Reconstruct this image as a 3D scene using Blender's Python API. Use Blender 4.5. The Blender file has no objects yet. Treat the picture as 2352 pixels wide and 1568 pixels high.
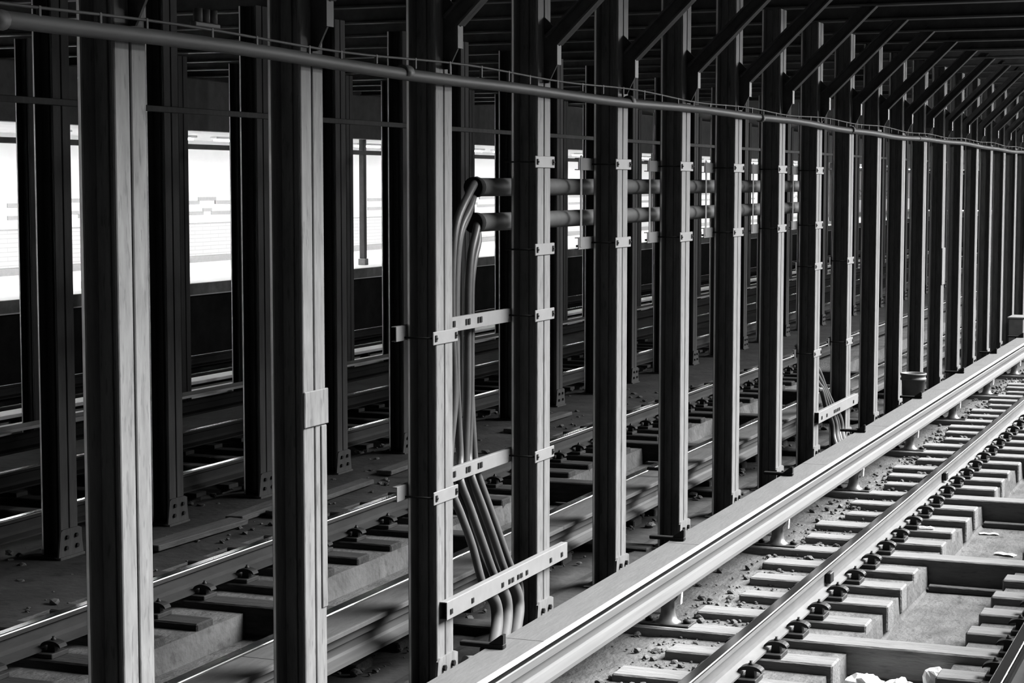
import bpy, math, random
from mathutils import Matrix, Vector
random.seed(7)
S = bpy.context.scene
COL = S.collection
R = math.radians
PI = math.pi

# ------------------------------------------------------------------ helpers
class MB:
    """collects shapes; build() links them as ONE mesh object"""
    def __init__(s):
        s.v = []; s.f = []; s.m = []; s.sm = []
    def add(s, vs, fs, mi=0, smooth=False):
        o = len(s.v); s.v += [tuple(p) for p in vs]
        for f in fs:
            s.f.append([i + o for i in f]); s.m.append(mi); s.sm.append(smooth)
        return s
    def box(s, x0, x1, y0, y1, z0, z1, mi=0):
        vs = [(x, y, z) for x in (x0, x1) for y in (y0, y1) for z in (z0, z1)]
        return s.add(vs, [(0, 1, 3, 2), (4, 6, 7, 5), (0, 4, 5, 1), (2, 3, 7, 6), (0, 2, 6, 4), (1, 5, 7, 3)], mi)
    def cbox(s, x0, x1, y0, y1, z0, z1, c=.004, mi=0, jit=0.0):
        """box with all edges chamfered by c"""
        X = (x0, x1); Y = (y0, y1); Z = (z0, z1)
        vs = []; idx = {}
        for i in (0, 1):
            for j in (0, 1):
                for k in (0, 1):
                    sx = 1 if i == 0 else -1; sy = 1 if j == 0 else -1; sz = 1 if k == 0 else -1
                    jx, jy, jz = [random.uniform(-jit, jit) for _ in range(3)] if jit else (0, 0, 0)
                    x, y, z = X[i] + jx, Y[j] + jy, Z[k] + jz
                    idx[i, j, k, 0] = len(vs); vs.append((x, y + sy * c, z + sz * c))
                    idx[i, j, k, 1] = len(vs); vs.append((x + sx * c, y, z + sz * c))
                    idx[i, j, k, 2] = len(vs); vs.append((x + sx * c, y + sy * c, z))
        fs = []
        for i in (0, 1):
            q = [idx[i, 0, 0, 0], idx[i, 1, 0, 0], idx[i, 1, 1, 0], idx[i, 0, 1, 0]]; fs.append(q if i else q[::-1])
            q = [idx[0, i, 0, 1], idx[0, i, 1, 1], idx[1, i, 1, 1], idx[1, i, 0, 1]]; fs.append(q if i else q[::-1])
            q = [idx[0, 0, i, 2], idx[1, 0, i, 2], idx[1, 1, i, 2], idx[0, 1, i, 2]]; fs.append(q if i else q[::-1])
        for a in (0, 1):
            for b in (0, 1):
                flip = (a == b)
                q = [idx[a, b, 0, 0], idx[a, b, 1, 0], idx[a, b, 1, 1], idx[a, b, 0, 1]]; fs.append(q if flip else q[::-1])
                q = [idx[a, 0, b, 0], idx[a, 0, b, 2], idx[a, 1, b, 2], idx[a, 1, b, 0]]; fs.append(q if flip else q[::-1])
                q = [idx[0, a, b, 1], idx[1, a, b, 1], idx[1, a, b, 2], idx[0, a, b, 2]]; fs.append(q if flip else q[::-1])
        for i in (0, 1):
            for j in (0, 1):
                for k in (0, 1):
                    q = [idx[i, j, k, n] for n in (0, 1, 2)]
                    fs.append(q if (i + j + k) % 2 else q[::-1])
        return s.add(vs, fs, mi)
    def prism(s, prof, axis, a0, a1, mi=0, mats=None, smooth=False, caps=True, nseg=1, wob=None):
        """prof: 2-D polygon; axis 'x' -> (y,z), 'y' -> (x,z), 'z' -> (x,y)"""
        n = len(prof); vs = []
        for t in range(nseg + 1):
            a = a0 + (a1 - a0) * t / nseg
            for i, (p, q) in enumerate(prof):
                if wob:
                    dp, dq = wob(t, i); p, q = p + dp, q + dq
                vs.append((a, p, q) if axis == 'x' else (p, a, q) if axis == 'y' else (p, q, a))
        o = len(s.v); s.v += vs
        for t in range(nseg):
            for i in range(n):
                j = (i + 1) % n
                s.f.append([o + t * n + i, o + t * n + j, o + (t + 1) * n + j, o + (t + 1) * n + i])
                s.m.append(mats[i] if mats else mi); s.sm.append(smooth)
        if caps:
            s.f.append([o + i for i in range(n)][::-1]); s.m.append(mi); s.sm.append(False)
            s.f.append([o + nseg * n + i for i in range(n)]); s.m.append(mi); s.sm.append(False)
        return s
    def tube(s, path, r, n=10, mi=0, caps=True):
        P = [Vector(p) for p in path]; vs = []; prev = None
        for i, p in enumerate(P):
            t = (P[min(i + 1, len(P) - 1)] - P[max(i - 1, 0)]).normalized()
            if prev is None:
                a = Vector((0, 0, 1)) if abs(t.z) < .9 else Vector((1, 0, 0))
                u = t.cross(a).normalized()
            else:
                u = (prev - t * prev.dot(t)).normalized()
            w = t.cross(u); prev = u
            rr = r[i] if isinstance(r, (list, tuple)) else r
            for k in range(n):
                an = 2 * PI * k / n
                vs.append(p + (u * math.cos(an) + w * math.sin(an)) * rr)
        o = len(s.v); s.v += [tuple(v) for v in vs]
        for i in range(len(P) - 1):
            for k in range(n):
                k2 = (k + 1) % n
                s.f.append([o + i * n + k, o + i * n + k2, o + (i + 1) * n + k2, o + (i + 1) * n + k]); s.m.append(mi); s.sm.append(True)
        if caps:
            s.f.append([o + k for k in range(n)][::-1]); s.m.append(mi); s.sm.append(False)
            s.f.append([o + (len(P) - 1) * n + k for k in range(n)]); s.m.append(mi); s.sm.append(False)
        return s
    def lathe(s, prof, cx=0, cy=0, n=20, mi=0, smooth=True):
        o = len(s.v); m = len(prof)
        for k in range(n):
            a = 2 * PI * k / n
            for r, z in prof:
                s.v.append((cx + r * math.cos(a), cy + r * math.sin(a), z))
        for k in range(n):
            k2 = (k + 1) % n
            for i in range(m - 1):
                s.f.append([o + k * m + i, o + k2 * m + i, o + k2 * m + i + 1, o + k * m + i + 1]); s.m.append(mi); s.sm.append(smooth)
        s.f.append([o + k * m for k in range(n)][::-1]); s.m.append(mi); s.sm.append(False)
        s.f.append([o + k * m + m - 1 for k in range(n)]); s.m.append(mi); s.sm.append(False)
        return s
    def lump(s, c, r, sq=(1, 1, 1), jit=.25, mi=0, smooth=False, nu=7, nv=5, rz=0):
        o = len(s.v); cs, sn = math.cos(rz), math.sin(rz)
        def P(x, y, z):
            x, y, z = x * r * sq[0], y * r * sq[1], z * r * sq[2]
            return (c[0] + x * cs - y * sn, c[1] + x * sn + y * cs, c[2] + z)
        s.v.append(P(0, 0, 1)); 
        for i in range(1, nv):
            th = PI * i / nv
            for k in range(nu):
                q = 1 + random.uniform(-jit, jit); a = 2 * PI * (k + .5 * (i % 2)) / nu
                s.v.append(P(math.sin(th) * math.cos(a) * q, math.sin(th) * math.sin(a) * q, math.cos(th) * q))
        s.v.append(P(0, 0, -1)); e = len(s.v) - 1
        fs = []
        for k in range(nu):
            k2 = (k + 1) % nu
            fs.append([o, o + 1 + k, o + 1 + k2])
            for i in range(nv - 2):
                a = o + 1 + i * nu
                fs.append([a + k, a + nu + k, a + nu + k2, a + k2])
            a = o + 1 + (nv - 2) * nu
            fs.append([a + k, e, a + k2])
        for f in fs:
            s.f.append(f); s.m.append(mi); s.sm.append(smooth)
        return s
    def build(s, name, mats, parent=None, loc=None):
        me = bpy.data.meshes.new(name)
        me.from_pydata(s.v, [], s.f)
        if not isinstance(mats, (list, tuple)): mats = [mats]
        for m in mats: me.materials.append(m)
        for p, mi, sm in zip(me.polygons, s.m, s.sm):
            p.material_index = mi; p.use_smooth = sm
        me.validate(); me.update()
        import bmesh
        b = bmesh.new(); b.from_mesh(me); bmesh.ops.recalc_face_normals(b, faces=b.faces); b.to_mesh(me); b.free()
        o = bpy.data.objects.new(name, me); COL.objects.link(o)
        if parent is not None: o.parent = parent
        if loc is not None: o.location = loc
        return o

def thing(name, label, cat, loc=(0, 0, 0), group=None):
    o = bpy.data.objects.new(name, None); COL.objects.link(o)
    o.location = loc; o.empty_display_size = .1
    return tag(o, label, cat, group)
def tag(o, label, cat, group=None, kind=None):
    if label: o['label'] = label
    if cat: o['category'] = cat
    if group: o['group'] = group
    if kind: o['kind'] = kind
    return o
def struct(o):
    o['kind'] = 'structure'; return o
def dup(root, loc, label=None, group=None):
    def rec(o, par):
        c = o.copy(); COL.objects.link(c)
        if par is not None: c.parent = par
        for ch in list(o.children): rec(ch, c)
        return c
    r = rec(root, None); r.location = loc
    if label: r['label'] = label
    if group: r['group'] = group
    return r

ONES = ['', 'first', 'second', 'third', 'fourth', 'fifth', 'sixth', 'seventh', 'eighth', 'ninth', 'tenth', 'eleventh', 'twelfth', 'thirteenth',
        'fourteenth', 'fifteenth', 'sixteenth', 'seventeenth', 'eighteenth', 'nineteenth']
TENS = {2: ('twentieth', 'twenty'), 3: ('thirtieth', 'thirty'), 4: ('fortieth', 'forty'), 5: ('fiftieth', 'fifty')}
def nth(n):
    if n < 20: return ONES[n]
    a, b = TENS[n // 10]
    return a if n % 10 == 0 else b + '-' + ONES[n % 10]

# ------------------------------------------------------------------ materials (all neutral greys: the place is shown in black and white)
def mat(name, base, rough=.7, metal=0.0, var=.25, scale=6.0, stretch=(1, 1, 1), detail=6, bump=0.0, spots=0.0, spec=.3, bscale=None):
    m = bpy.data.materials.new(name); m.use_nodes = True
    nt = m.node_tree; N = nt.nodes; L = nt.links
    b = N['Principled BSDF']
    b.inputs['Roughness'].default_value = rough; b.inputs['Metallic'].default_value = metal
    b.inputs['Specular IOR Level'].default_value = spec * .4
    tc = N.new('ShaderNodeTexCoord'); mp = N.new('ShaderNodeMapping')
    mp.inputs['Scale'].default_value = stretch
    geo = N.new('ShaderNodeNewGeometry')
    L.new(geo.outputs['Position'], mp.inputs['Vector'])
    no = N.new('ShaderNodeTexNoise'); no.inputs['Scale'].default_value = scale; no.inputs['Detail'].default_value = detail
    no.inputs['Roughness'].default_value = .65
    L.new(mp.outputs['Vector'], no.inputs['Vector'])
    cr = N.new('ShaderNodeValToRGB')
    lo = base * (1 - var); hi = min(base * (1 + var), .95)
    cr.color_ramp.elements[0].position = .3; cr.color_ramp.elements[0].color = (lo, lo, lo, 1)
    cr.color_ramp.elements[1].position = .7; cr.color_ramp.elements[1].color = (hi, hi, hi, 1)
    L.new(no.outputs['Fac'], cr.inputs['Fac'])
    out = cr.outputs['Color']
    if spots:
        n2 = N.new('ShaderNodeTexNoise'); n2.inputs['Scale'].default_value = scale * 2.3; n2.inputs['Detail'].default_value = 3
        L.new(mp.outputs['Vector'], n2.inputs['Vector'])
        r2 = N.new('ShaderNodeValToRGB'); r2.color_ramp.elements[0].position = .60; r2.color_ramp.elements[1].position = .68
        r2.color_ramp.elements[0].color = (1, 1, 1, 1); r2.color_ramp.elements[1].color = (1 - spots,) * 3 + (1,)
        L.new(n2.outputs['Fac'], r2.inputs['Fac'])
        mx = N.new('ShaderNodeMix'); mx.data_type = 'RGBA'; mx.blend_type = 'MULTIPLY'; mx.inputs['Factor'].default_value = 1
        L.new(out, mx.inputs['A']); L.new(r2.outputs['Color'], mx.inputs['B']); out = mx.outputs['Result']
    L.new(out, b.inputs['Base Color'])
    if bump:
        nb = N.new('ShaderNodeTexNoise'); nb.inputs['Scale'].default_value = bscale or scale * 3; nb.inputs['Detail'].default_value = 8
        L.new(mp.outputs['Vector'], nb.inputs['Vector'])
        bp = N.new('ShaderNodeBump'); bp.inputs['Strength'].default_value = bump; bp.inputs['Distance'].default_value = .02
        L.new(nb.outputs['Fac'], bp.inputs['Height']); L.new(bp.outputs['Normal'], b.inputs['Normal'])
    return m

M = {}
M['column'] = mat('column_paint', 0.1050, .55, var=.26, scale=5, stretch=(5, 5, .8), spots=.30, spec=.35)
M['dim_column'] = mat('shaded_column_paint', 0.0412, .6, var=.25, scale=5, stretch=(4, 4, .6), spec=.3)  # column colour darkened to put the middle and farthest rows in shade
M['brace'] = mat('brace_sooty_steel', 0.0396, .5, var=.3, scale=8, spec=.4)
M['roof'] = mat('sooty_roof', 0.0888, .8, var=.25, scale=4)
M['beam'] = mat('roof_beam_steel', 0.0510, .5, var=.3, scale=5, spec=.4)
M['concrete'] = mat('trackbed_concrete', 0.0725, .85, var=.42, scale=3.2, stretch=(1, 1.8, 1), detail=12, bump=.6, spots=.35, bscale=22)
M['bed_dark'] = mat('shade_darkened_trackbed', 0.0240, .9, var=.45, scale=2.0, detail=10, bump=.5, spots=.4, bscale=14)  # concrete darkened in colour for the shade over the inner tracks
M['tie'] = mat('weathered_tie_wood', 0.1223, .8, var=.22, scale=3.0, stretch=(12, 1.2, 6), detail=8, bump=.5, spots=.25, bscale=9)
M['tie_dim'] = mat('shaded_tie_wood', 0.0273, .85, var=.4, scale=3.0, stretch=(10, 1.2, 6), detail=8, bump=.5, bscale=9)  # tie colour lowered to paint in the shade of second and third tracks
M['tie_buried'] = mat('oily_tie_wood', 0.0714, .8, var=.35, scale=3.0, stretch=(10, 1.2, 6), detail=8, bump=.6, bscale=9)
M['railtop'] = mat('polished_rail_top', .78, .16, metal=1.0, var=.06, scale=4, stretch=(.3, 8, 1))
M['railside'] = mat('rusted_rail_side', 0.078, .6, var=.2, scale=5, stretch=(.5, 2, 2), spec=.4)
M['railside_dim'] = mat('shaded_rail_side', 0.0252, .65, var=.3, scale=5, stretch=(.5, 2, 2), spec=.3)  # rail side with shade put into its colour
M['contact'] = mat('contact_rail_steel', 0.0769, .5, var=.16, scale=3, stretch=(.25, 9, 9), spec=.4)
M['board'] = mat('protection_board_top', 0.0650, .8, var=.10, scale=6, stretch=(.6, 3, 3), detail=8, bump=.15)
M['board_dim'] = mat('shaded_protection_board', 0.0315, .85, var=.25, scale=6, stretch=(.6, 3, 3), detail=8, bump=.15)  # board colour darkened in place of the second track's shade
M['boardedge_dim'] = mat('shaded_board_edge', 0.0462, .8, var=.2, scale=6)  # edge strip of the same board, shade put into the colour
M['contact_dim'] = mat('shaded_contact_rail', 0.0378, .6, var=.3, scale=3, stretch=(.25, 9, 9))  # contact rail colour darkened for the shade behind the nearest columns
M['boardedge'] = mat('protection_board_edge', 0.6, .7, var=.04, scale=6)
M['plate'] = mat('tie_plate_iron', 0.0252, .6, var=.3, scale=12, spec=.3)
M['clip'] = mat('rail_clip_iron', 0.0147, .5, var=.3, scale=14, spec=.4)
M['galv'] = mat('galvanised_steel', 0.1260, .5, var=.10, scale=9, spec=.4)
M['bolt'] = mat('dark_bolt_steel', 0.0084, .6, var=.2, scale=20)
M['pipe'] = mat('overhead_pipe', 0.0553, .55, var=.2, scale=6, stretch=(.5, 3, 3), spec=.4)
M['duct'] = mat('cable_duct_pipe', .065, .6, var=.15, scale=6)
M['black'] = mat('black_opening', .01, .9, var=.1, scale=6)
M['cable'] = mat('cable_jacket', .048, .42, var=.18, scale=8, spec=.5)
M['porcelain'] = mat('insulator_glaze', 0.0756, .35, var=.2, scale=8, spec=.5)
M['white'] = mat('white_steel_hook', .88, .5, var=.04, scale=9)
M['paper'] = mat('white_paper', .93, .8, var=.03, scale=9)
M['stone'] = mat('ballast_stone', 0.0714, .9, var=.35, scale=14)
M['plank'] = mat('grey_plank_wood', 0.0546, .8, var=.3, scale=3, stretch=(1.2, 10, 6), bump=.4, bscale=8)
M['bucket'] = mat('bucket_plastic', .10, .5, var=.15, scale=8, spec=.4)
M['platform'] = mat('platform_concrete', .80, .7, var=.08, scale=4)
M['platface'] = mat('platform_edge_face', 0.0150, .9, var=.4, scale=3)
M['nosing'] = mat('platform_nosing', .22, .8, var=.4, scale=2.5)
M['post'] = mat('platform_post_paint', .08, .5, var=.2, scale=5)
M['ceilwhite'] = mat('platform_ceiling', .85, .7, var=.1, scale=3)
M['worn'] = mat('worn_bare_steel_edge', 0.4760, .38, metal=1.0, var=.3, scale=4, stretch=(1, 1, .5))
M['railside_black'] = mat('deep_shade_rail_side', .008, .7, var=.3, scale=5)  # near-black colour paints in the darkness of the third track
M['plaster'] = mat('white_plaster', .92, .7, var=.02, scale=3)
M['band'] = mat('grey_mosaic_band', .42, .5, var=.08, scale=20)

def tile_mat():
    m = bpy.data.materials.new('white_wall_tile'); m.use_nodes = True
    nt = m.node_tree; N = nt.nodes; L = nt.links; b = N['Principled BSDF']; b.inputs['Roughness'].default_value = .3
    geo = N.new('ShaderNodeNewGeometry'); sp = N.new('ShaderNodeSeparateXYZ'); cb = N.new('ShaderNodeCombineXYZ')
    L.new(geo.outputs['Position'], sp.inputs[0]); L.new(sp.outputs['X'], cb.inputs['X']); L.new(sp.outputs['Z'], cb.inputs['Y'])
    br = N.new('ShaderNodeTexBrick'); br.inputs['Scale'].default_value = 1
    br.inputs['Color1'].default_value = (.70, .70, .70, 1); br.inputs['Color2'].default_value = (.66, .66, .66, 1)
    br.inputs['Mortar'].default_value = (.52, .52, .52, 1); br.inputs['Mortar Size'].default_value = .006
    br.inputs['Brick Width'].default_value = .60; br.inputs['Row Height'].default_value = .076
    L.new(cb.outputs[0], br.inputs['Vector']); L.new(br.outputs['Color'], b.inputs['Base Color'])
    return m
M['tile'] = tile_mat()
def emit(name, e):
    m = bpy.data.materials.new(name); m.use_nodes = True
    nt = m.node_tree; nt.nodes.clear()
    em = nt.nodes.new('ShaderNodeEmission'); em.inputs['Strength'].default_value = e
    ou = nt.nodes.new('ShaderNodeOutputMaterial'); nt.links.new(em.outputs[0], ou.inputs[0]); return m
M['tubelight'] = emit('lit_fluorescent_tube', 9.0)

# ------------------------------------------------------------------ key measures (metres; z = 0 at the column feet; x runs along the tracks)
D = 1.524
EYE = 2.80
YA, YB, YC = 4.197, 8.415, 12.58          # track-side faces of the three column rows
XA0, XB0, XC0 = 6.475, 12.05, 17.52       # first column centre of each row in view
CW, CD = .22, .175                        # column flange width and depth
NA, NB, NC = 20, 28, 34
COLTOP = 4.38
RAILTOP = .23; TIETOP = .025; BED = -.03; TROUGH = -.20
TP = .5733                                # tie pitch
TX0 = 11.455                              # a tie that runs across the trough
END = 78.0

# ------------------------------------------------------------------ camera
cam = bpy.data.cameras.new('camera'); co = bpy.data.objects.new('camera', cam); COL.objects.link(co)
yaw, pit, rol = R(21.761), R(4.6774), R(-.00878)
fw = Vector((math.cos(pit) * math.cos(yaw), math.cos(pit) * math.sin(yaw), -math.sin(pit)))
rt = Vector((math.sin(yaw), -math.cos(yaw), 0)); up = rt.cross(fw)
co.matrix_world = Matrix(((rt.x, up.x, -fw.x, 0), (rt.y, up.y, -fw.y, 0), (rt.z, up.z, -fw.z, EYE), (0, 0, 0, 1)))
cam.sensor_width = 36.0; cam.lens = 4394.7 / 2352 * 36; cam.clip_end = 300
S.camera = co

# ------------------------------------------------------------------ setting: ground, platforms, roof
def wobf(amp, keep=()):
    def w(t, i):
        return (0, 0) if i in keep else (random.uniform(-amp, amp), random.uniform(-amp, amp) * .6)
    return w
def bed(name, prof, m, n=120, alt=()):
    mb = MB(); lo = min(z for y, z in prof) - .15
    P = list(prof) + [(prof[-1][0], lo), (prof[0][0], lo)]
    k = len(prof)
    mb.prism(P, 'x', -4, END, nseg=n, wob=wobf(.006, (0, k - 1, k, k + 1)), mats=[1 if i in alt else 0 for i in range(k + 2)])
    return struct(mb.build(name, m))
# near track: concrete either side of a centre drain; dirt towards the columns
bed('ground', [(.55, BED), (1.70, BED), (1.715, TROUGH + .01), (1.74, TROUGH), (2.32, TROUGH), (2.335, TROUGH + .02), (2.345, BED), (3.45, BED), (3.60, -.04), (3.95, -.01)], M['concrete'], 160)
bed('ground', [(3.95, -.01), (4.10, 0), (4.50, 0), (4.60, -.03), (5.70, BED), (5.71, TROUGH), (6.28, TROUGH), (6.29, BED), (7.55, BED), (7.75, -.02), (8.25, -.005), (8.75, -.005), (9.0, -.05), (9.50, -.05), (9.52, TROUGH), (10.08, TROUGH), (10.1, -.05), (11.3, -.05), (12.2, 0), (12.9, 0), (13.1, -.04), (15.6, -.04)], [M['bed_dark'], M['concrete']], 160, (5, 6, 7))
p = MB(); p.cbox(-4, END, 12.82, 13.04, -.04, .15, .01); struct(p.build('trim_kerb', M['platform']))
# far platform
p = MB(); p.box(-60, 118, 15.62, 20.2, 1.08, 1.275); struct(p.build('floor_far_platform', M['platform']))
p = MB(); p.box(-60, 118, 15.60, 15.62, 1.10, 1.27); struct(p.build('trim_platform_nosing', M['nosing']))
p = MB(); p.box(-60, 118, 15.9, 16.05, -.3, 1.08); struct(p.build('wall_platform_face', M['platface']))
p = MB(); p.box(-60, 118, 19.8, 20.2, 1.275, 3.9); struct(p.build('wall_far', M['plaster']))
p = MB(); p.box(-60, 118, 19.772, 19.8, 1.405, 2.03); p.box(-60, 118, 19.765, 19.8, 2.03, 2.055, 1); struct(p.build('trim_wainscot', [M['tile'], M['band']]))
p = MB(); p.box(-60, 118, 19.77, 19.8, 1.275, 1.40); struct(p.build('baseboard_far', M['band']))
p = MB(); p.box(-60, 118, 15.45, 20.2, 3.67, 3.85); struct(p.build('ceiling_far', M['ceilwhite']))
p = MB(); p.box(-60, 118, 15.25, 15.45, 3.62, 4.6); struct(p.build('trim_canopy_girder', M['beam']))
# grey mosaic band with stepped motif on the far wall
bandmb = MB(); x = 19.5
while x < 110:
    c = x; z1, z2 = 2.42, 2.21
    for a, b in ((c - 1.9, c - .30), (c + .30, c + 1.9)):
        bandmb.box(a, b, 19.785, 19.8, z1, z1 + .07); bandmb.box(a, b, 19.785, 19.8, z2, z2 + .07)
    bandmb.box(c - .30, c + .30, 19.785, 19.8, z1 + .07, z1 + .14)
    for s in (-1, 1):
        bandmb.box(min(c + s * .30, c + s * .34), max(c + s * .30, c + s * .34), 19.784, 19.8, z1, z1 + .14)
        bandmb.box(min(c + s * .15, c + s * .30), max(c + s * .15, c + s * .30), 19.785, 19.8, z2, z2 + .07)
    bandmb.box(c - .17, c + .17, 19.784, 19.8, z2 + .07, z2 + .13)
    x += 4.572 * .5 * 2
struct(bandmb.build('trim_mosaic_band', M['band']))
# near platform under the viewer
p = MB(); p.box(-6, END, -6, .50, 1.05, 1.28); struct(p.build('floor_near_platform', M['bed_dark']))
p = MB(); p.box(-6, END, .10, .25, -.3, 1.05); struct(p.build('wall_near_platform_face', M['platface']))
# roof
p = MB(); p.box(-60, 118, 1.95, 15.45, 4.62, 4.85); struct(p.build('ceiling', M['roof']))

# ------------------------------------------------------------------ steel columns
def column(label, group, ma, mb_, mr, gus=True):
    """local x along track, y away from the viewer's track; built-up H section: paired angles, web, rear flange"""
    t = thing('steel_column', label, 'column', group=group)
    h = CW / 2
    f = MB()
    for s in (-1, 1):
        a, b = (s * h, s * .007)
        f.cbox(min(a, b), max(a, b), 0, .016, .012, COLTOP, .004)
        a, b = (s * .007, s * .021)
        f.cbox(min(a, b), max(a, b), .0161, .07, .012, COLTOP, .003)
    f.build('front_flange', ma, t)
    w = MB(); w.box(-.006, .006, .010, CD - .01, .012, COLTOP); w.build('web', mb_, t)
    r = MB()
    for s in (-1, 1):
        a, b = (s * h, s * .007)
        k0 = len(r.m); r.cbox(min(a, b), max(a, b), CD - .022, CD, .012, COLTOP, .005); r.m[k0] = r.m[k0 + 3] = 1
        a, b = (s * .007, s * .021)
        r.cbox(min(a, b), max(a, b), CD - .08, CD - .0221, .012, COLTOP, .003)
    r.build('rear_flange', [mr, M['worn']], t)
    if gus:
        g = MB(); hw = h + .03
        g.prism([(-hw - .02, .012), (hw + .02, .012), (hw, .13), (hw, .20), (h - .01, .215), (-h + .01, .215), (-hw + .012, .20), (-hw, .13)], 'y', -.014, -.0005)
        go = g.build('base_gusset', ma, t)
        for x, zb in ((-.06, .155), (.06, .155), (-.07, .075), (.07, .075)):
            b = MB(); b.prism([(x + .017 * math.cos(k * PI / 3), zb + .017 * math.sin(k * PI / 3)) for k in range(6)], 'y', -.030, -.0145)
            b.build('bolt', M['bolt'], go)
        b = MB(); b.cbox(-h - .05, h + .05, -.03, CD + .05, -.02, .012, .004); b.build('base_plate', mb_, t)
    return t
colA = column('steel column at the left edge, first of the nearest pale row', 'nearest row of pale steel columns', M['column'], M['column'], M['column'])
cA = {}
for n in range(1, NA + 1):
    X = XA0 + (n - 1) * D
    lab = 'pale steel column, %s from the left in the nearest row' % nth(n)
    if n == 1: colA.location = (X, YA, 0); colA['label'] = lab; o = colA
    else: o = dup(colA, (X, YA, 0), lab)
    cA[n] = o
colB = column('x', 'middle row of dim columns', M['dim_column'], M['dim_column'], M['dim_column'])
for n in range(1, NB + 1):
    X = XB0 + (n - 1) * D
    lab = 'dim grey steel column, %s from the left in the middle row' % nth(n)
    if n == 1: colB.location = (X, YB, 0); colB['label'] = lab
    else: dup(colB, (X, YB, 0), lab)
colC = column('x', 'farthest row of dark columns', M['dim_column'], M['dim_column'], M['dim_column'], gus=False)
for n in range(1, NC + 1):
    X = XC0 + (n - 1) * D
    lab = 'dark steel column, %s from the left in the farthest row' % nth(n)
    if n == 1: colC.location = (X, YC, 0); colC['label'] = lab
    else: dup(colC, (X, YC, 0), lab)

# pale sleeve plates wrapped round two columns of the nearest row
for n, z0, z1, lab in ((2, 1.665, 1.835, 'patched'), (14, 1.45, 1.95, 'patched')):
    s = MB(); s.cbox(-.118, .118, -.012, -.0005, z0, z1, .004); s.cbox(.1105, .120, -.012, .05, z0, z1, .003)
    s.build('sleeve_plate', M['column'], cA[n])
s = MB(); s.cbox(.055, .108, -.008, -.0005, .78, 1.66, .003); s.build('cover_strip', M['column'], cA[2])

# ------------------------------------------------------------------ knee braces and roof beams
def knee_brace():
    t = thing('knee_brace', 'x', 'brace', group='knee braces under the roof beams')
    # in the y-z plane, local y=0 at column face, going to -y (over the near track)
    y0, z0 = -.005, 3.66
    g = MB()
    g.prism([(0 - .002, 3.42), (-.03, 3.42), (-.086, 3.53), (-.086, 3.65), (-.13, 3.70), (-.002, 3.82)], 'x', -.008, .008)
    g.build('gusset_plate', M['brace'], t)
    d = MB()
    ang = R(44.5); c, s_ = math.cos(ang), math.sin(ang); L = 1.07
    def P(u, w): return (-.012 - u * c - w * s_, 3.70 + u * s_ - w * c)
    d.prism([P(0, 0), P(L, 0), P(L, .10), P(.02, .10)], 'x', -.006, .006)
    d.build('brace_web', M['brace'], t)
    for w in (0, .10):
        e = MB(); lo, hi = (w, w + .012) if w == 0 else (w - .012, w)
        e.prism([P(.0 if w == 0 else .03, lo), P(L, lo), P(L, hi), P(.0 if w == 0 else .03, hi)], 'x', -.045, .045)
        e.build('brace_flange', M['brace'], t)
    g = MB(); g.prism([(-.086, 3.53), (-.086, 3.65), (-.098, 3.65), (-.098, 3.53)], 'x', -.035, .035)
    g.build('edge_angle', M['brace'], t)
    return t
kb = knee_brace()
beam = thing('roof_beam', 'x', 'beam', group='roof beams across the tracks')
b = MB(); b.cbox(-.07, .07, 1.98, 15.2, COLTOP, COLTOP + .02, .004); b.build('bottom_flange', M['beam'], beam)
b = MB(); b.box(-.006, .006, 1.98, 15.2, COLTOP + .0205, 4.62); b.build('web', M['beam'], beam)
for n in range(1, NA + 1):
    X = XA0 + (n - 1) * D
    l1 = 'dark diagonal knee brace rising from the %s nearest-row column' % nth(n)
    l2 = 'dark roof beam crossing over the %s nearest-row column' % nth(n)
    if n == 1:
        kb.location = (X, YA, 0); kb['label'] = l1; beam.location = (X, 0, 0); beam['label'] = l2
    else:
        dup(kb, (X, YA, 0), l1); dup(beam, (X, 0, 0), l2)

# ------------------------------------------------------------------ overhead pipe and wire along the nearest row
pipe = thing('overhead_pipe', 'grey pipe running along the nearest column row under the thin wire', 'pipe')
pts = [(x * .6 + 3.0, YA - .034 - (.006 * math.sin(x * 1.3)), 3.372 + .012 * math.sin(x * .35) + .006 * math.sin(x * 1.1)) for x in range(0, 62)]
p = MB(); p.tube(pts, .031, 12); p.build('pipe_run', M['pipe'], pipe)
for xx in (5.58, 8.95, 12.6, 16.2, 20.0, 24.0):
    p = MB(); p.tube([(xx - .04, YA - .036, 3.374), (xx + .04, YA - .036, 3.374)], .037, 12); p.build('coupling', M['pipe'], pipe)
wire = thing('overhead_wire', 'thin wire held just above the overhead pipe', 'wire')
def wz(x): return 3.442 + .010 * math.sin(x * 2.1) + .006 * math.sin(x * .7)
p = MB(); p.tube([(x * .25 + 3.0, YA - .045, wz(x * .25 + 3)) for x in range(0, 150)], .0065, 6); p.build('wire_strand', M['pipe'], wire)
x = 3.3
while x < 36:
    p = MB(); p.cbox(x - .008, x + .008, YA - .052, YA - .038, 3.395, wz(x) + .008, .002); p.build('wire_clip', M['pipe'], wire)
    x += random.uniform(.32, .5)
fit = thing('conduit_fitting', 'small dark cluster of conduit fittings on wire near top left', 'fitting', (6.98, YA - .04, 3.47))
for q in (-.06, .0, .06):
    p = MB(); p.tube([(q, 0, 0), (q, 0, .055)], .02, 8); p.build('fitting_nut', M['pipe'], fit)
p = MB(); p.cbox(-.1, .1, -.015, .015, -.02, 0, .004); p.build('fitting_bar', M['pipe'], fit)
# strut along the middle row
st = MB(); st.cbox(8, 60, YB - .03, YB - .001, 3.385, 3.435, .004)
tag(st.build('steel_strut', M['dim_column']), 'dim horizontal steel strut running along the tops of the middle column row', 'strut')

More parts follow.
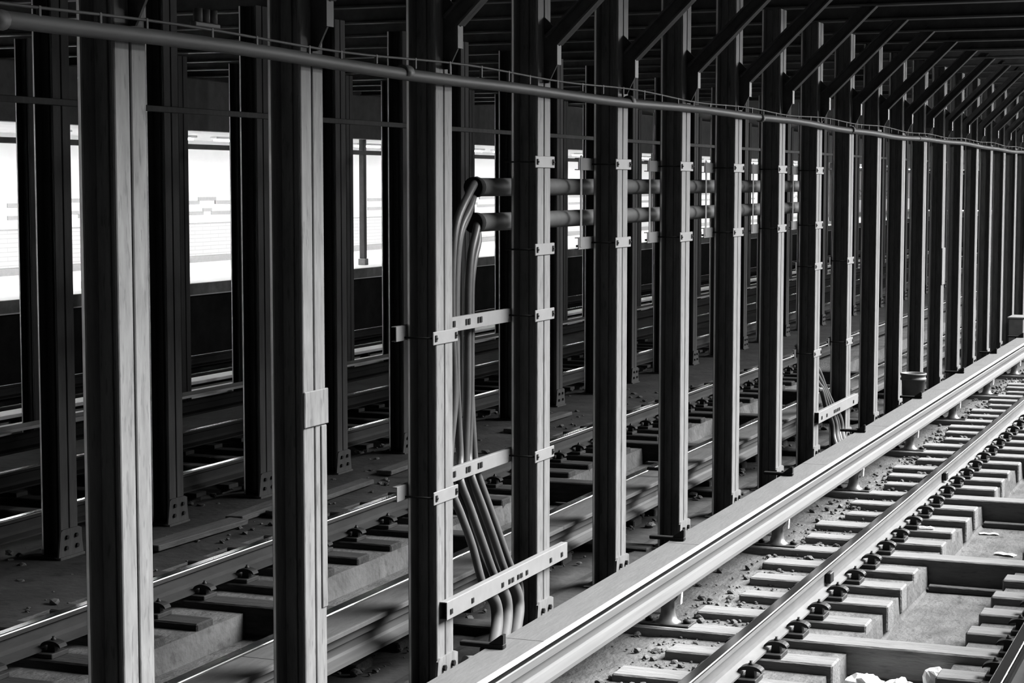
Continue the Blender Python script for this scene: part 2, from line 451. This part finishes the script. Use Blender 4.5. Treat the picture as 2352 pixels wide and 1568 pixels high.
# ------------------------------------------------------------------ rails
def rail_profile(y, top, h, hw, fwid, headh=.036):
    b = top - h
    return [(y - fwid, b), (y + fwid, b), (y + fwid, b + .012), (y + .012, b + .034), (y + .0085, b + .06), (y + .0085, top - headh - .012),
            (y + hw, top - headh), (y + hw, top - .010), (y + hw - .003, top - .004), (y + hw - .009, top),
            (y - hw + .009, top), (y - hw + .003, top - .004), (y - hw, top - .010), (y - hw, top - headh),
            (y - .0085, top - headh - .012), (y - .0085, b + .06), (y - .012, b + .034), (y - fwid, b + .012)]
RM = [0, 0, 0, 0, 0, 0, 0, 1, 1, 1, 1, 1, 0, 0, 0, 0, 0, 0]
def rail(y, label, side, x0=-3):
    m = MB(); m.prism(rail_profile(y, RAILTOP, .172, .036, .070), 'x', x0, END, mats=RM)
    return tag(m.build('running_rail', [side, M['railtop']]), label, 'rail')
YR = {'1l': 2.785, '1r': 1.285, '2l': 6.76, '2r': 5.26, '3r': 9.05, '3l': 10.56, '4r': 13.68, '4l': 15.18}
r1 = rail(YR['1l'], 'steel rail with bright top line beside the near covered third rail', M['railside'])
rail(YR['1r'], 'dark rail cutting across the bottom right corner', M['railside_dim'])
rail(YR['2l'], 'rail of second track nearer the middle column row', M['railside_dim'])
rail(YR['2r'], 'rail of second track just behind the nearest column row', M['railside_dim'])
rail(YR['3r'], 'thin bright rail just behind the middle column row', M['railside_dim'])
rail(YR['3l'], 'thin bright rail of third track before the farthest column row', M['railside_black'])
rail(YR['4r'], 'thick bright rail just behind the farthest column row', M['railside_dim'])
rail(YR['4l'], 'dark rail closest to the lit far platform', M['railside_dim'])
for xx in (12.72, 17.6):
    j = MB(); j.cbox(xx - .05, xx + .05, YR['1l'] - .052, YR['1l'] - .012, RAILTOP - .125, RAILTOP - .05, .006); j.build('joint_bolt', M['clip'], r1)

# contact (third) rails with their protection boards
def contact(yc, label, m, x0=-3):
    t = .412; b = .252
    prof = [(yc - .078, b), (yc + .078, b), (yc + .078, b + .022), (yc + .03, b + .04), (yc + .022, b + .055), (yc + .022, t - .055), (yc + .052, t - .045), (yc + .052, t - .006), (yc + .046, t),
            (yc - .046, t), (yc - .052, t - .006), (yc - .052, t - .045), (yc - .022, t - .055), (yc - .022, b + .055), (yc - .03, b + .04), (yc - .078, b + .022)]
    o = MB(); o.prism(prof, 'x', x0, END, mats=[0] * 8 + [1] + [0] * 7)
    return tag(o.build('contact_rail', [m, M['railtop']]), label, 'rail')
contact(3.475, 'pale third rail under grey board beside the nearest columns', M['contact'])
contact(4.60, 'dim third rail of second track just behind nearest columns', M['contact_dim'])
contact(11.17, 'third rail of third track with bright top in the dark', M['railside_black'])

BT = .462
def board_seg(a, b, y0, y1, parent_label, group, mb_='board', me_='boardedge'):
    o = MB()
    o.cbox(a, b - .004, y0 + .012, y1, BT - .025, BT, .003)
    t = o.build('protection_board', M[mb_])
    tag(t, parent_label, 'board', group)
    e = MB(); e.cbox(a, b - .004, y0, y0 + .0118, BT - .025, BT + .0005, .002)
    e.build('edge_strip', M[me_], t)
    return t
seams = [3.2, 6.2, 9.05, 11.9, 15.75, 18.5, 22.1, 25.3, 28.6, 31.8, 35.5]
k = 0
for a, b in zip(seams[1:], seams[2:]):
    k += 1
    board_seg(a, b, 3.425, 3.66, 'grey board over the near third rail, %s length from the bottom edge' % nth(k), 'near third-rail boards')
for k, (a, b) in enumerate(zip([4, 8.2, 12.2, 16.4, 20.6, 25], [8.2, 12.2, 16.4, 20.6, 25, 36]), 1):
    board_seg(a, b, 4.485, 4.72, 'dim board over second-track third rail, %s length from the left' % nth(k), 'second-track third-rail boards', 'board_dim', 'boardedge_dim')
board_seg(12, 50, 11.185, 11.42, 'grey board over third rail of the third track', 'far third-rail board')

o = MB(); o.cbox(14, 70, 13.12, 13.42, .19, .23, .004)
fb = tag(o.build('cover_board', M['platform']), 'brightly lit flat cover board behind the farthest column row', 'board')
for xx in range(15, 70, 3):
    o = MB(); o.cbox(xx - .04, xx + .04, 13.2, 13.34, -.06, .1895, .004); o.build('support_block', M['bed_dark'], fb)
# board brackets: dark flat bar with an up-turned lug over the board's rear edge
br = thing('board_bracket', 'x', 'bracket', group='brackets holding the near third-rail board')
p = MB(); p.cbox(-.022, .022, 3.56, 3.80, BT + .002, BT + .026, .004); p.build('bracket_bar', M['bolt'], br)
p = MB(); p.prism([(3.562, BT + .0265), (3.64, BT + .0265), (3.575, BT + .075), (3.562, BT + .075)], 'x', -.018, .018); p.build('bracket_lug', M['bolt'], br)
p = MB(); p.cbox(-.022, .022, 3.665, 3.69, -.02, BT + .0015, .004); p.build('bracket_leg', M['bolt'], br)
for k, X in enumerate((8.82, 11.99, 15.03, 17.95, 21.05, 24.1, 27.1, 30.1)):
    lab = 'dark bracket over the near third-rail board, %s from the bottom edge' % nth(k + 1)
    if k == 0: br.location = (X, 0, 0); br['label'] = lab
    else: dup(br, (X, 0, 0), lab)
# hoop brackets of the second track's board
hp = thing('hoop_bracket', 'x', 'bracket')
p = MB(); path = [(0, 4.43, .0), (0, 4.43, .30)] + [(0, 4.43 + .12 - .12 * math.cos(a), .42 + .10 * math.sin(a)) for a in [i * PI / 16 for i in range(0, 9)]] + [(0, 4.66, .52)]
p.tube(path, .014, 8); p.build('bent_bar', M['bolt'], hp)
for k, X in enumerate((14.62,), 1):
    lab = 'dark hooped bar between the sixth and seventh nearest-row columns'
    if k == 1: hp.location = (X, 0, 0); hp['label'] = lab
    else: dup(hp, (X, 0, 0), lab)

# insulators under the near contact rail
ins = thing('rail_insulator', 'x', 'insulator', group='insulators under the near third rail')
p = MB(); p.lathe([(.085, TIETOP), (.085, .04), (.060, .055), (.046, .10), (.044, .17), (.066, .20), (.066, .2515)], 0, 0, 18); p.build('bell', M['porcelain'], ins)
p = MB(); p.cbox(-.085, .085, -.16, .16, TIETOP, .038, .004); p.build('foot_plate', M['plate'], ins)
for yy in (-.125, .125):
    p = MB(); p.lathe([(.026, .038), (.026, .055), (.012, .066)], 0, yy, 8); p.build('bolt', M['bolt'], ins)
p = MB(); p.prism([(-.088, .16), (-.074, .16), (-.074, .24), (-.081, .251), (-.0795, .275), (-.094, .275), (-.094, .24)], 'x', -.018, .018); p.build('hook', M['white'], ins)
ins['label'] = ''
for k in range(0, 9):
    X = TX0 + TP * 5 * (k - 1) + .02
    lab = 'grey insulator with white hook under the near third rail, %s from the bottom edge' % nth(max(k, 1))
    if k == 0: continue
    if k == 1: ins.location = (X, 3.515, 0); ins['label'] = lab
    else: dup(ins, (X, 3.515, 0), lab)

# ------------------------------------------------------------------ ties with plates and clips
def clip_mesh(s):
    """flat sprung cap arching from the rail foot (y=0) outward on a narrower neck; s=-1 towards -y"""
    m = MB(); n = 10; W = .036
    outer = []; inner = []
    for i in range(n + 1):
        a = PI * i / n
        outer.append((.058 - .070 * math.cos(a), .030 + .036 * math.sin(a)))
        inner.append((.058 - .066 * math.cos(a), .026 + .016 * math.sin(a)))
    prof = outer + inner[::-1]
    m.prism([(s * y, z) for y, z in prof], 'x', -W, W, smooth=False)
    m.prism([(s * y, z) for y, z in ((.030, 0), (.086, 0), (.082, .040), (.036, .040))], 'x', -W * .8, W * .8)
    return m
def bolt_mesh(s):
    m = MB(); m.lathe([(.016, .058), (.016, .074), (.009, .078), (.009, .088)], 0, s * .058, 8); return m
PLTOP = .055
def fasten(t, y, mp, mc, sides=(-1, 1)):
    b = MB(); b.cbox(-.085, .085, y - .165, y + .165, TIETOP, PLTOP, .004); pl = b.build('tie_plate', mp, t)
    for s in sides:
        c = clip_mesh(s).build('rail_clip', mc, t, loc=(0, y + s * .060, PLTOP))
        bolt_mesh(s).build('clip_bolt', mc, c)
def tie(label, cat, spans, m, plates, mp, mc, bot=-.15, group=None, hw=.105):
    t = thing('timber_tie', label, cat, group=group)
    b = MB(); b.cbox(-hw, hw, spans[0], spans[1], bot, TIETOP, .010, jit=.004); b.build('tie_timber', m, t)
    for y in plates: fasten(t, y, mp, mc)
    return t
protoL = [tie('x', 'tie', (2.325 + d, 3.30 + e), M['tie'], [YR['1l']], M['plate'], M['clip'], group='short ties under the near rail') for d, e in ((0, .1), (.02, .16), (-.015, .02))]
protoX = tie('x', 'tie', (.62, 3.92), M['tie'], [YR['1l'], YR['1r']], M['plate'], M['clip'], bot=-.17, group='long ties across the near track drain')
protoR = tie('x', 'tie', (.62, 1.725), M['tie'], [YR['1r']], M['plate'], M['clip'], group='short ties in the bottom right corner')
used = set(); nL = nX = nR = 0
def place(proto, loc, lab):
    if proto.name not in used:
        used.add(proto.name); proto.location = loc; proto['label'] = lab; return proto
    return dup(proto, loc, lab)
OUTL = 'short tie under the near rail, below the photograph\'s bottom edge'
OUTR = 'short tie right of the drain, beyond the photograph\'s edge'
for k in range(-4, 34):
    X = TX0 + TP * k
    if k % 5 == 0:
        nX += 1
        place(protoX, (X, 0, 0), 'long tie across the near track drain, %s from the bottom edge' % nth(nX))
    else:
        if k >= -2: nL += 1
        place(protoL[k % 3], (X + random.uniform(-.012, .012), 0, random.uniform(-.006, .004)), ('short tie under the near bright-topped rail, %s from the bottom edge' % nth(nL)) if k >= -2 else OUTL)
    if k % 5 and -3 <= k <= 9:
        vis = -1 <= k <= 5
        if vis: nR += 1
        place(protoR, (X + random.uniform(-.012, .012), 0, random.uniform(-.006, .003)), ('short tie right of the drain, %s from the bottom edge' % nth(nR)) if vis else OUTR)
# second track
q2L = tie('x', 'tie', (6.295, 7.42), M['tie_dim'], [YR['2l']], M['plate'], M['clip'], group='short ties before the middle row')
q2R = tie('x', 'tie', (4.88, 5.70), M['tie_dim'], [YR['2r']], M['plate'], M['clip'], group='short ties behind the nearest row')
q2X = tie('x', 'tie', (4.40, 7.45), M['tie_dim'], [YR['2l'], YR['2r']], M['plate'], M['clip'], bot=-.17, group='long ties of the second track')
nL = nX = nR = 0
for k in range(-4, 31):
    X = 11.05 + TP * k
    if (k - 0) % 5 == 0:
        nX += 1; place(q2X, (X, 0, 0), 'long dark tie across the second track, %s from the left' % nth(nX))
    else:
        nL += 1; place(q2L, (X, 0, random.uniform(-.005, .004)), 'short dark tie under second-track far rail, %s from the left' % nth(nL))
        nR += 1; place(q2R, (X, 0, random.uniform(-.005, .004)), 'short dark tie under second-track near rail, %s from the left' % nth(nR))
# third track
q3 = thing('timber_tie', 'x', 'tie', group='ties of the third track')
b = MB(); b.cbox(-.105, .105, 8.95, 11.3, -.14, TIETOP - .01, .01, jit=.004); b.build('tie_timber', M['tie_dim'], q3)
for y in (YR['3r'], YR['3l']):
    b = MB(); b.cbox(-.085, .085, y - .165, y + .165, TIETOP - .01, PLTOP, .004); b.build('tie_plate', M['plate'], q3)
for k in range(0, 34):
    lab = 'dark tie crossing the third track in the gloom, %s from the left' % nth(k + 1)
    if k == 0: q3.location = (13.6, 0, 0); q3['label'] = lab
    else: dup(q3, (13.6 + TP * k, 0, random.uniform(-.01, .004)), lab)

# planks in the drain, on the ground by the middle row
def plank(x, y, z, lx, ly, lz, rz, lab, m=None, group=None):
    o = MB(); o.cbox(-lx / 2, lx / 2, -ly / 2, ly / 2, 0, lz, .006, jit=.004)
    ob = o.build('timber_plank', m or M['plank'], loc=(x, y, z)); ob.rotation_euler.z = rz
    return tag(ob, lab, 'plank', group)
plank(TX0 + TP * 5 - .20, 2.03, TROUGH, .07, .57, .05, R(1), 'grey plank on drain floor before the second long tie', M['tie_buried'])
plank(TX0 + TP * 10 - .20, 2.03, TROUGH, .07, .57, .05, R(-1), 'grey plank on drain floor before the third long tie', M['tie_buried'])
for i, (x, y, l, w, r_, lab) in enumerate([(14.6, 8.05, 1.6, .16, 3, 'grey plank lying right of the second middle-row column foot'), (15.1, 7.85, 1.9, .14, 1, 'grey plank lying nearest the second-track ties'),
        (13.1, 7.95, 1.3, .18, -2, 'grey plank lying right of the first middle-row column foot'), (17.6, 8.0, 2.0, .16, 2, 'grey plank lying right of the fourth middle-row column foot'),
        (20.9, 8.0, 1.8, .15, -1, 'grey plank lying right of the sixth middle-row column foot'), (16.0, 8.75, 1.4, .14, 2, 'pale plank lying behind the third middle-row column')]):
    plank(x, y, 0, l, w, .045, R(r_), lab, group='planks by the middle row')

# ------------------------------------------------------------------ cables, clamps, channels between the third and fourth columns
def smooth_path(P, n=8):
    V = [Vector(p) for p in P]; out = []
    for i in range(len(V) - 1):
        p0 = V[max(i - 1, 0)]; p1 = V[i]; p2 = V[i + 1]; p3 = V[min(i + 2, len(V) - 1)]
        for j in range(n):
            t = j / n
            out.append(.5 * ((2 * p1) + (-p0 + p2) * t + (2 * p0 - 5 * p1 + 4 * p2 - p3) * t * t + (-p0 + 3 * p1 - 3 * p2 + p3) * t ** 3))
    out.append(V[-1]); return out
E_ = EYE
def cab(pts, r, lab, group):
    o = MB(); o.tube(smooth_path(pts), r, 10)
    return tag(o.build('power_cable', M['cable']), lab, 'cable', group)
def sleeve(par, pts, r):
    o = MB(); o.tube(smooth_path(pts), r, 14); o.build('conduit_sleeve', M['duct'], par)
YP = 4.50
g = 'cables dropping between the third and fourth columns'
top = [[(10.70, YP, .03), (10.50, 4.47, -.06), (10.30, 4.46, -.22), (10.22, 4.455, -.45), (10.21, 4.455, -.80), (10.24, 4.455, -1.20), (10.17, 4.45, -1.55)],
       [(10.72, YP + .02, -.03), (10.55, 4.48, -.13), (10.37, 4.47, -.27), (10.29, 4.465, -.5), (10.265, 4.46, -.85), (10.275, 4.46, -1.2), (10.19, 4.46, -1.58)],
       [(10.72, YP + .03, -.05), (10.58, 4.50, -.16), (10.42, 4.49, -.30), (10.345, 4.48, -.5), (10.335, 4.48, -.8), (10.34, 4.48, -1.2), (10.34, 4.46, -1.6)],
       [(10.72, YP, -.19), (10.62, 4.47, -.27), (10.51, 4.46, -.42), (10.455, 4.455, -.62), (10.445, 4.455, -.9), (10.44, 4.455, -1.25), (10.40, 4.45, -1.60)],
       [(10.73, YP + .02, -.24), (10.67, 4.48, -.33), (10.575, 4.47, -.46), (10.52, 4.465, -.62), (10.505, 4.46, -.9), (10.50, 4.46, -1.25), (10.47, 4.46, -1.60)],
       [(10.74, YP + .04, -.25), (10.70, 4.51, -.36), (10.61, 4.50, -.52), (10.56, 4.49, -.7), (10.55, 4.49, -.95), (10.55, 4.48, -1.25), (10.55, 4.46, -1.60)]]
ra = ((2.283, 2.321, 2.360, 2.400, 2.440, 2.449, 2.438, 2.416), (2.292, 2.332, 2.374, 2.416, 2.452, 2.458, 2.446, 2.424), (2.319, 2.356, 2.395, 2.446, 2.478, 2.486, 2.476, 2.455),
      (2.338, 2.376, 2.416, 2.459, 2.488, 2.493, 2.482, 2.460), (2.357, 2.395, 2.435, 2.485, 2.520, 2.531, 2.520, 2.500), (2.376, 2.412, 2.451, 2.502, 2.532, 2.537, 2.524, 2.505))
zz = (-1.72, -1.90, -2.09, -2.33, -2.44, -2.55, -2.65, -2.765)
yy = ((4.40, 4.34, 4.285, 4.225, 4.205, 4.19, 4.15, 4.08), (4.44, 4.39, 4.34, 4.28, 4.275, 4.26, 4.22, 4.12))
bot = [[(ra[i][j] * yy[i % 2][j], yy[i % 2][j], zz[j]) for j in range(8)] for i in range(6)]
for i in range(6):
    P = [(x, y, z + E_) for x, y, z in top[i] + bot[i]]
    c_ = cab(P, .024, 'thick cable curving down from the %s duct to the ground, %s from the left' % ('upper' if i < 3 else 'lower', nth(i + 1)), g)
    if i % 2 == 0: sleeve(c_, P[-5:], .036)
g2 = 'cables between the ninth and tenth columns'
for i in range(4):
    q = (.0, .11, .22, .33)[i]
    P = [(18.95 - q * .6, 4.42, 1.20), (19.21 - q * .25, 4.31, .93 - q * .5), (19.50 - q * .6, 4.29, .70), (19.80 - q, 4.275, .50), (20.02 - q * 1.15, 4.25, .33), (20.02 - q * 1.2, 4.22, .17), (19.75 - q * 1.0, 4.12, .04), (19.55 - q, 4.05, .025)]
    c_ = cab(P, .025, 'grey cable slanting down between the ninth and tenth columns, %s from the right' % nth(i + 1), g2)
    if i % 2 == 0: sleeve(c_, P[-5:], .034)
# loose conduits on the ground by the third column
for i, (a, b_) in enumerate((((9.62, 4.12, .16), (10.1, 3.93, .03)), ((9.62, 4.02, .09), (9.95, 3.84, .03)))):
    o = MB(); o.tube(smooth_path([a, ((a[0] + b_[0]) / 2, (a[1] + b_[1]) / 2, (a[2] + b_[2]) / 2 + .015), b_], 6), .032, 10)
    tag(o.build('cable_conduit', M['duct']), '%s dark conduit stub at the third column foot' % ('upper' if i == 0 else 'lower'), 'conduit')

# big cable ducts behind the nearest row
for i, z in enumerate((-.014, -.228)):
    t = thing('cable_duct', '%s of two fat cable ducts behind the nearest columns' % ('upper' if i == 0 else 'lower'), 'pipe')
    o = MB(); o.tube([(10.66, YP, EYE + z), (19.2, YP, EYE + z)], .056, 20, caps=False)
    o.build('duct_tube', M['duct'], t)
    o = MB(); o.tube([(10.64, YP, EYE + z), (10.70, YP, EYE + z)], .062, 20); o.build('end_bell', M['black'], t)

# channels
def channel(x0, x1, y, zc, h=.082, d=.03, face=-1):
    """strut channel open to the back; face plate at y, lips top and bottom"""
    o = MB()
    o.cbox(x0, x1, y, y + .006, zc - h / 2, zc + h / 2, .0015)
    o.cbox(x0, x1, y + .0061, y + d, zc + h / 2 - .006, zc + h / 2, .0015)
    o.cbox(x0, x1, y + .0061, y + d, zc - h / 2, zc - h / 2 + .006, .0015)
    return o
def slot(x, y, z, w=.016, h=.03):
    o = MB(); o.cbox(x - w / 2, x + w / 2, y - .006, y - .0003, z - h / 2, z + h / 2, .002); return o
def clamp(X, z, lab, rear=None, group=None):
    """plate across the front flange, rods through to a channel behind the rear flange"""
    t = thing('column_clamp', lab, 'clamp', (X, YA, z), group)
    o = MB(); o.cbox(-.165, .165, -.008, -.0005, -.036, .036, .003); o.build('clamp_plate', M['galv'], t)
    for s in (-1, 1):
        slot(s * .135, -.008, 0, .022, .036).build('slot', M['bolt'], t)
        r = MB(); r.tube([(s * .135, -.02, 0), (s * .135, CD + .035, 0)], .006, 6); r.build('threaded_rod', M['bolt'], t)
    if rear:
        channel(rear[0], rear[1], CD + .002, 0).build('rear_channel', M['galv'], t)
    return t
# rungs between columns three and four
c3, c4 = XA0 + 2 * D, XA0 + 3 * D
for nm, z in (('upper', 2.0), ('lower', 1.13)):
    t = thing('cable_rung', '%s pale channel rung spanning the third to fourth columns' % nm, 'rail', (0, YA + CD, z))
    channel(c3 - .24, c4 + .05, .002, 0).build('channel', M['galv'], t)
    for x in (10.02, 10.06, 10.24, 10.28, 10.42, 10.46):
        slot(x, .002, 0.004, .026, .036).build('cable_cleat', M['bolt'], t)
    clamp(c3, z - .025, 'clamp plate across the third column at the %s rung' % nm)
    clamp(c4, z + .0, 'clamp plate across the fourth column at the %s rung' % nm)
t = thing('cable_rung', 'lowest pale rail across the third and fourth column feet', 'rail', (0, YA - .045, .475))
channel(c3 - .08, c4 + .31, 0, 0, .10, .044).build('channel', M['galv'], t)
for x in (9.50, 9.80, 10.25, 10.36, 10.41, 10.50, 10.55, 10.64, 11.05, 11.25):
    slot(x, 0, -.01, .03, .03).build('cable_cleat', M['bolt'], t)
# clamps carrying the ducts
for n in range(4, 10):
    X = XA0 + (n - 1) * D
    for nm, z in (('upper', EYE + .14), ('lower', EYE - .395)):
        clamp(X, z, '%s duct clamp across the %s nearest-row column' % (nm, nth(n)), None if n == 4 else (-.40, .16), 'duct clamps')
    if n > 4:
        o = MB(); o.cbox(-.02, .02, -.004, -.0005, -.42, .20, .001)
        o.cbox(-.02, .02, .0, .028, -.42, -.405, .001)
        tag(o.build('duct_strap', M['galv'], loc=(X - .36, YA + CD + .002, EYE)), 'vertical strap before the ducts at the %s nearest-row column' % nth(n), 'strap', 'duct straps')
# second ladder between ninth and tenth columns
c9, c10 = XA0 + 8 * D, XA0 + 9 * D
for nm, z in (('upper', EYE - .80), ('lower', EYE - 1.66)):
    for n_, cx in (('ninth', c9), ('tenth', c10)):
        clamp(cx, z, '%s clamp across the %s nearest-row column' % (nm, n_), (-.2, .5) if n_ == 'ninth' else (-.2, .25), 'clamps at the second cable drop')
t = thing('cable_rung', 'pale rail across the ninth and tenth column feet', 'rail', (0, YA - .045, .50))
channel(c9 - .08, c10 + .3, 0, 0, .11, .044).build('channel', M['galv'], t)
for x in (18.72, 18.95, 19.3, 19.38, 19.46, 19.54, 20.25):
    slot(x, 0, -.01, .04, .035).build('cable_cleat', M['bolt'], t)

# ------------------------------------------------------------------ loose things
t = thing('bucket', 'grey plastic bucket standing behind the near third rail', 'bucket', (23.02, 4.0, .165))
o = MB(); o.lathe([(.115, 0), (.120, .005), (.140, .30), (.152, .302), (.154, .325), (.145, .33), (.148, .36), (.156, .362), (.156, .385), (.146, .387), (.134, .38), (.112, .012)], 0, 0, 24); o.build('pail', M['bucket'], t)
t = thing('trackside_box', 'small grey equipment box at far end of nearest column row', 'box', (33.02, 4.0, 0))
o = MB(); o.cbox(-.3, .3, -.12, .12, .1, .57, .01); o.build('cabinet', M['bucket'], t)
o = MB(); o.cbox(-.32, .32, -.14, .14, .5705, .60, .006); o.build('lid', M['galv'], t)
for x in (-.22, .22):
    o = MB(); o.cbox(x - .03, x + .03, -.05, .05, 0, .0995, .004); o.build('leg', M['bucket'], t)
o = MB(); o.cbox(22.85, 23.19, 3.84, 4.16, -.005, .163, .006, jit=.003)
tag(o.build('timber_block', M['tie_buried']), 'wood block under the grey plastic bucket', 'block')
# litter
for x, y, z, r, sq, rz, lab in ((11.14, 2.19, TROUGH, .066, (1.0, 1.7, .9), .3, 'crumpled white bag in the drain, left of two others'), (11.20, 1.985, TROUGH, .058, (1.0, 1.6, .8), -.2, 'crumpled white paper in the drain, middle one'),
                         (11.24, 1.80, TROUGH, .06, (.8, 1.2, 1.5), .5, 'crumpled white paper leaning on right drain wall')):
    o = MB(); o.lump((0, 0, r * sq[2] * .8), r, sq, .28, nu=11, nv=8, rz=rz)
    tag(o.build('crumpled_paper', M['paper'], loc=(x, y, z)), lab, 'litter', 'white litter in the drain')
for x, y, z, lx, ly, rz, lab in ((16.63, 2.22, TROUGH, .06, .16, .2, 'thin white paper scrap on the drain floor, farther one'), (15.75, 1.97, TROUGH, .07, .17, -.3, 'thin white paper scrap on the drain floor, nearer one'),
                                (15.46, 2.56, TIETOP + .004, .05, .12, .1, 'thin white paper scrap beside the drain, nearer one'), (18.50, 2.42, BED + .008, .06, .14, 0, 'thin white paper scrap beside the drain, farther one'),
                                (11.62, 3.55, BED + .05, .04, .07, .3, 'tiny white paper scrap left of the near rail')):
    o = MB(); n = 5; vs = []
    for top_ in (0, 1):
        for i in range(n):
            for j in (0, 1):
                yy = -ly / 2 + ly * i / (n - 1)
                vs.append(((j - .5) * lx, yy, .004 + .004 * top_ + .010 * abs(math.sin(i * 1.7))))
    fs = []
    for i in range(n - 1):
        a = i * 2; fs += [(a, a + 1, a + 3, a + 2), (a + 10, a + 12, a + 13, a + 11), (a, a + 2, a + 12, a + 10), (a + 1, a + 11, a + 13, a + 3)]
    fs += [(0, 10, 11, 1), (8, 9, 19, 18)]
    o.add(vs, fs); ob = o.build('paper_scrap', M['paper'], loc=(x, y, z)); ob.rotation_euler.z = rz
    tag(ob, lab, 'litter', 'white paper scraps')
# stones: uncountable ballast between third rail and ties
o = MB()
for i in range(2600):
    x = random.uniform(9.2, 30); y = random.gauss(3.30, .16)
    if not 2.95 < y < 3.9: continue
    r = random.choice((.006, .008, .010, .013, .018, .026)) * random.uniform(.7, 1.2)
    o.lump((x, y, BED + r * .35), r, (1, random.uniform(.7, 1.3), .7), .3, nu=5, nv=4)
tag(o.build('gravel', M['stone']), 'loose grey stones strewn under the near third rail', 'gravel', kind='stuff')
o = MB()
for i in range(900):
    x = random.uniform(8, 26); y = random.choice((random.uniform(4.75, 5.0), random.uniform(7.5, 8.3), random.uniform(8.5, 9.0), random.uniform(3.75, 4.15)))
    r = random.choice((.010, .014, .02, .035)) * random.uniform(.7, 1.2)
    o.lump((x, y, -.02 + r * .3), r, (1, random.uniform(.7, 1.3), .6), .3, nu=5, nv=4)
tag(o.build('rubble', M['plank']), 'dark stones and rubble scattered around the column feet', 'rubble', kind='stuff')

# ------------------------------------------------------------------ far platform fittings
post = thing('platform_post', 'x', 'post', group='thin posts on the far platform')
o = MB(); o.cbox(-.055, .055, -.055, .055, 1.40, 3.67, .01); o.build('shaft', M['post'], post)
o = MB(); o.cbox(-.075, .075, -.075, .075, 1.275, 1.3995, .01); o.build('post_base', M['nosing'], post)
for k in range(0, 14):
    lab = 'dark thin platform post, seen in the third bright opening' if k == 3 else 'dark thin post on the lit far platform'
    if k == 0: post.location = (19.2, 16.2, 0); post['label'] = lab
    else: dup(post, (19.2 + 4.572 * k, 16.2, 0), lab)
o = MB(); o.cbox(-4, 110, 16.14, 16.26, 3.37, 3.45, .006)
tag(o.build('platform_crossbar', M['post']), 'dark bar across the top of the bright platform openings', 'beam')
lamp = thing('tube_light', 'fluorescent tube light under far platform ceiling', 'lamp', group='tube lights over the far platform')
o = MB(); o.cbox(-.62, .62, -.07, .07, 3.63, 3.67, .006); o.build('lamp_housing', M['ceilwhite'], lamp)
o = MB(); o.tube([(-.58, 0, 3.605), (.58, 0, 3.605)], .02, 8); o.build('lamp_tube', M['tubelight'], lamp)
k = 0; x = 10.0
while x < 104:
    if k == 0: lamp.location = (x, 17.9, 0)
    else: dup(lamp, (x, 17.9, 0))
    k += 1; x += 1.9

# unseen lamp posts added on the near platform to light far column tops
M['globe'] = emit('added_lamp_glow', 340.0)
lpst = thing('added_lamp_post', 'added lamp post with a lit globe on the near platform, unseen at right', 'lamp', group='added lamp posts on the near platform')
o = MB(); o.lathe([(.12, 1.28), (.12, 1.34), (.05, 1.40), (.04, 3.74), (.09, 3.80)], 0, 0, 14); o.build('pole', M['post'], lpst)
o = MB(); o.lathe([(.05, 3.801), (.14, 3.86), (.19, 3.97), (.19, 4.03), (.14, 4.14), (.04, 4.20)], 0, 0, 16); o.build('added_globe', M['globe'], lpst)
for k in range(7):
    if k == 0: lpst.location = (23, -1.2, 0)
    else: dup(lpst, (23 + 6 * k, -1.2, 0))

# ------------------------------------------------------------------ light
W = bpy.data.worlds.new('world'); S.world = W; W.use_nodes = True
wn = W.node_tree; bg = wn.nodes['Background']
wt = wn.nodes.new('ShaderNodeTexCoord'); dp = wn.nodes.new('ShaderNodeVectorMath'); dp.operation = 'DOT_PRODUCT'
sv = Vector((.90, -.34, .28)).normalized(); dp.inputs[1].default_value = sv
wn.links.new(wt.outputs['Generated'], dp.inputs[0])
mr = wn.nodes.new('ShaderNodeMapRange'); mr.interpolation_type = 'SMOOTHSTEP'
mr.inputs['From Min'].default_value = .86; mr.inputs['From Max'].default_value = .97
mr.inputs['To Min'].default_value = .008; mr.inputs['To Max'].default_value = 2.2
wn.links.new(dp.outputs['Value'], mr.inputs['Value']); wn.links.new(mr.outputs['Result'], bg.inputs['Strength'])
bg.inputs['Color'].default_value = (1, 1, 1, 1)
sun = bpy.data.lights.new('daylight', 'SUN'); sun.energy = 30.0; sun.angle = R(44)
so = bpy.data.objects.new('daylight', sun); COL.objects.link(so)
sd = Vector((.40, -.60, .68)).normalized()
so.rotation_euler = sd.to_track_quat('Z', 'Y').to_euler(); so.location = (10, -10, 20)
for i, x in enumerate((-30, -4, 22, 48, 76)):
    al = bpy.data.lights.new('platform_lamps', 'AREA'); al.shape = 'RECTANGLE'; al.size = 26; al.size_y = .3; al.energy = 560
    ao = bpy.data.objects.new('platform_lamps', al); COL.objects.link(ao); ao.location = (x, 17.9, 3.58)

S.view_settings.view_transform = 'Standard'
try: S.view_settings.look = 'None'
except Exception: pass
S.view_settings.exposure = 0.0; S.view_settings.gamma = 1.0; S.view_settings.use_curve_mapping = False
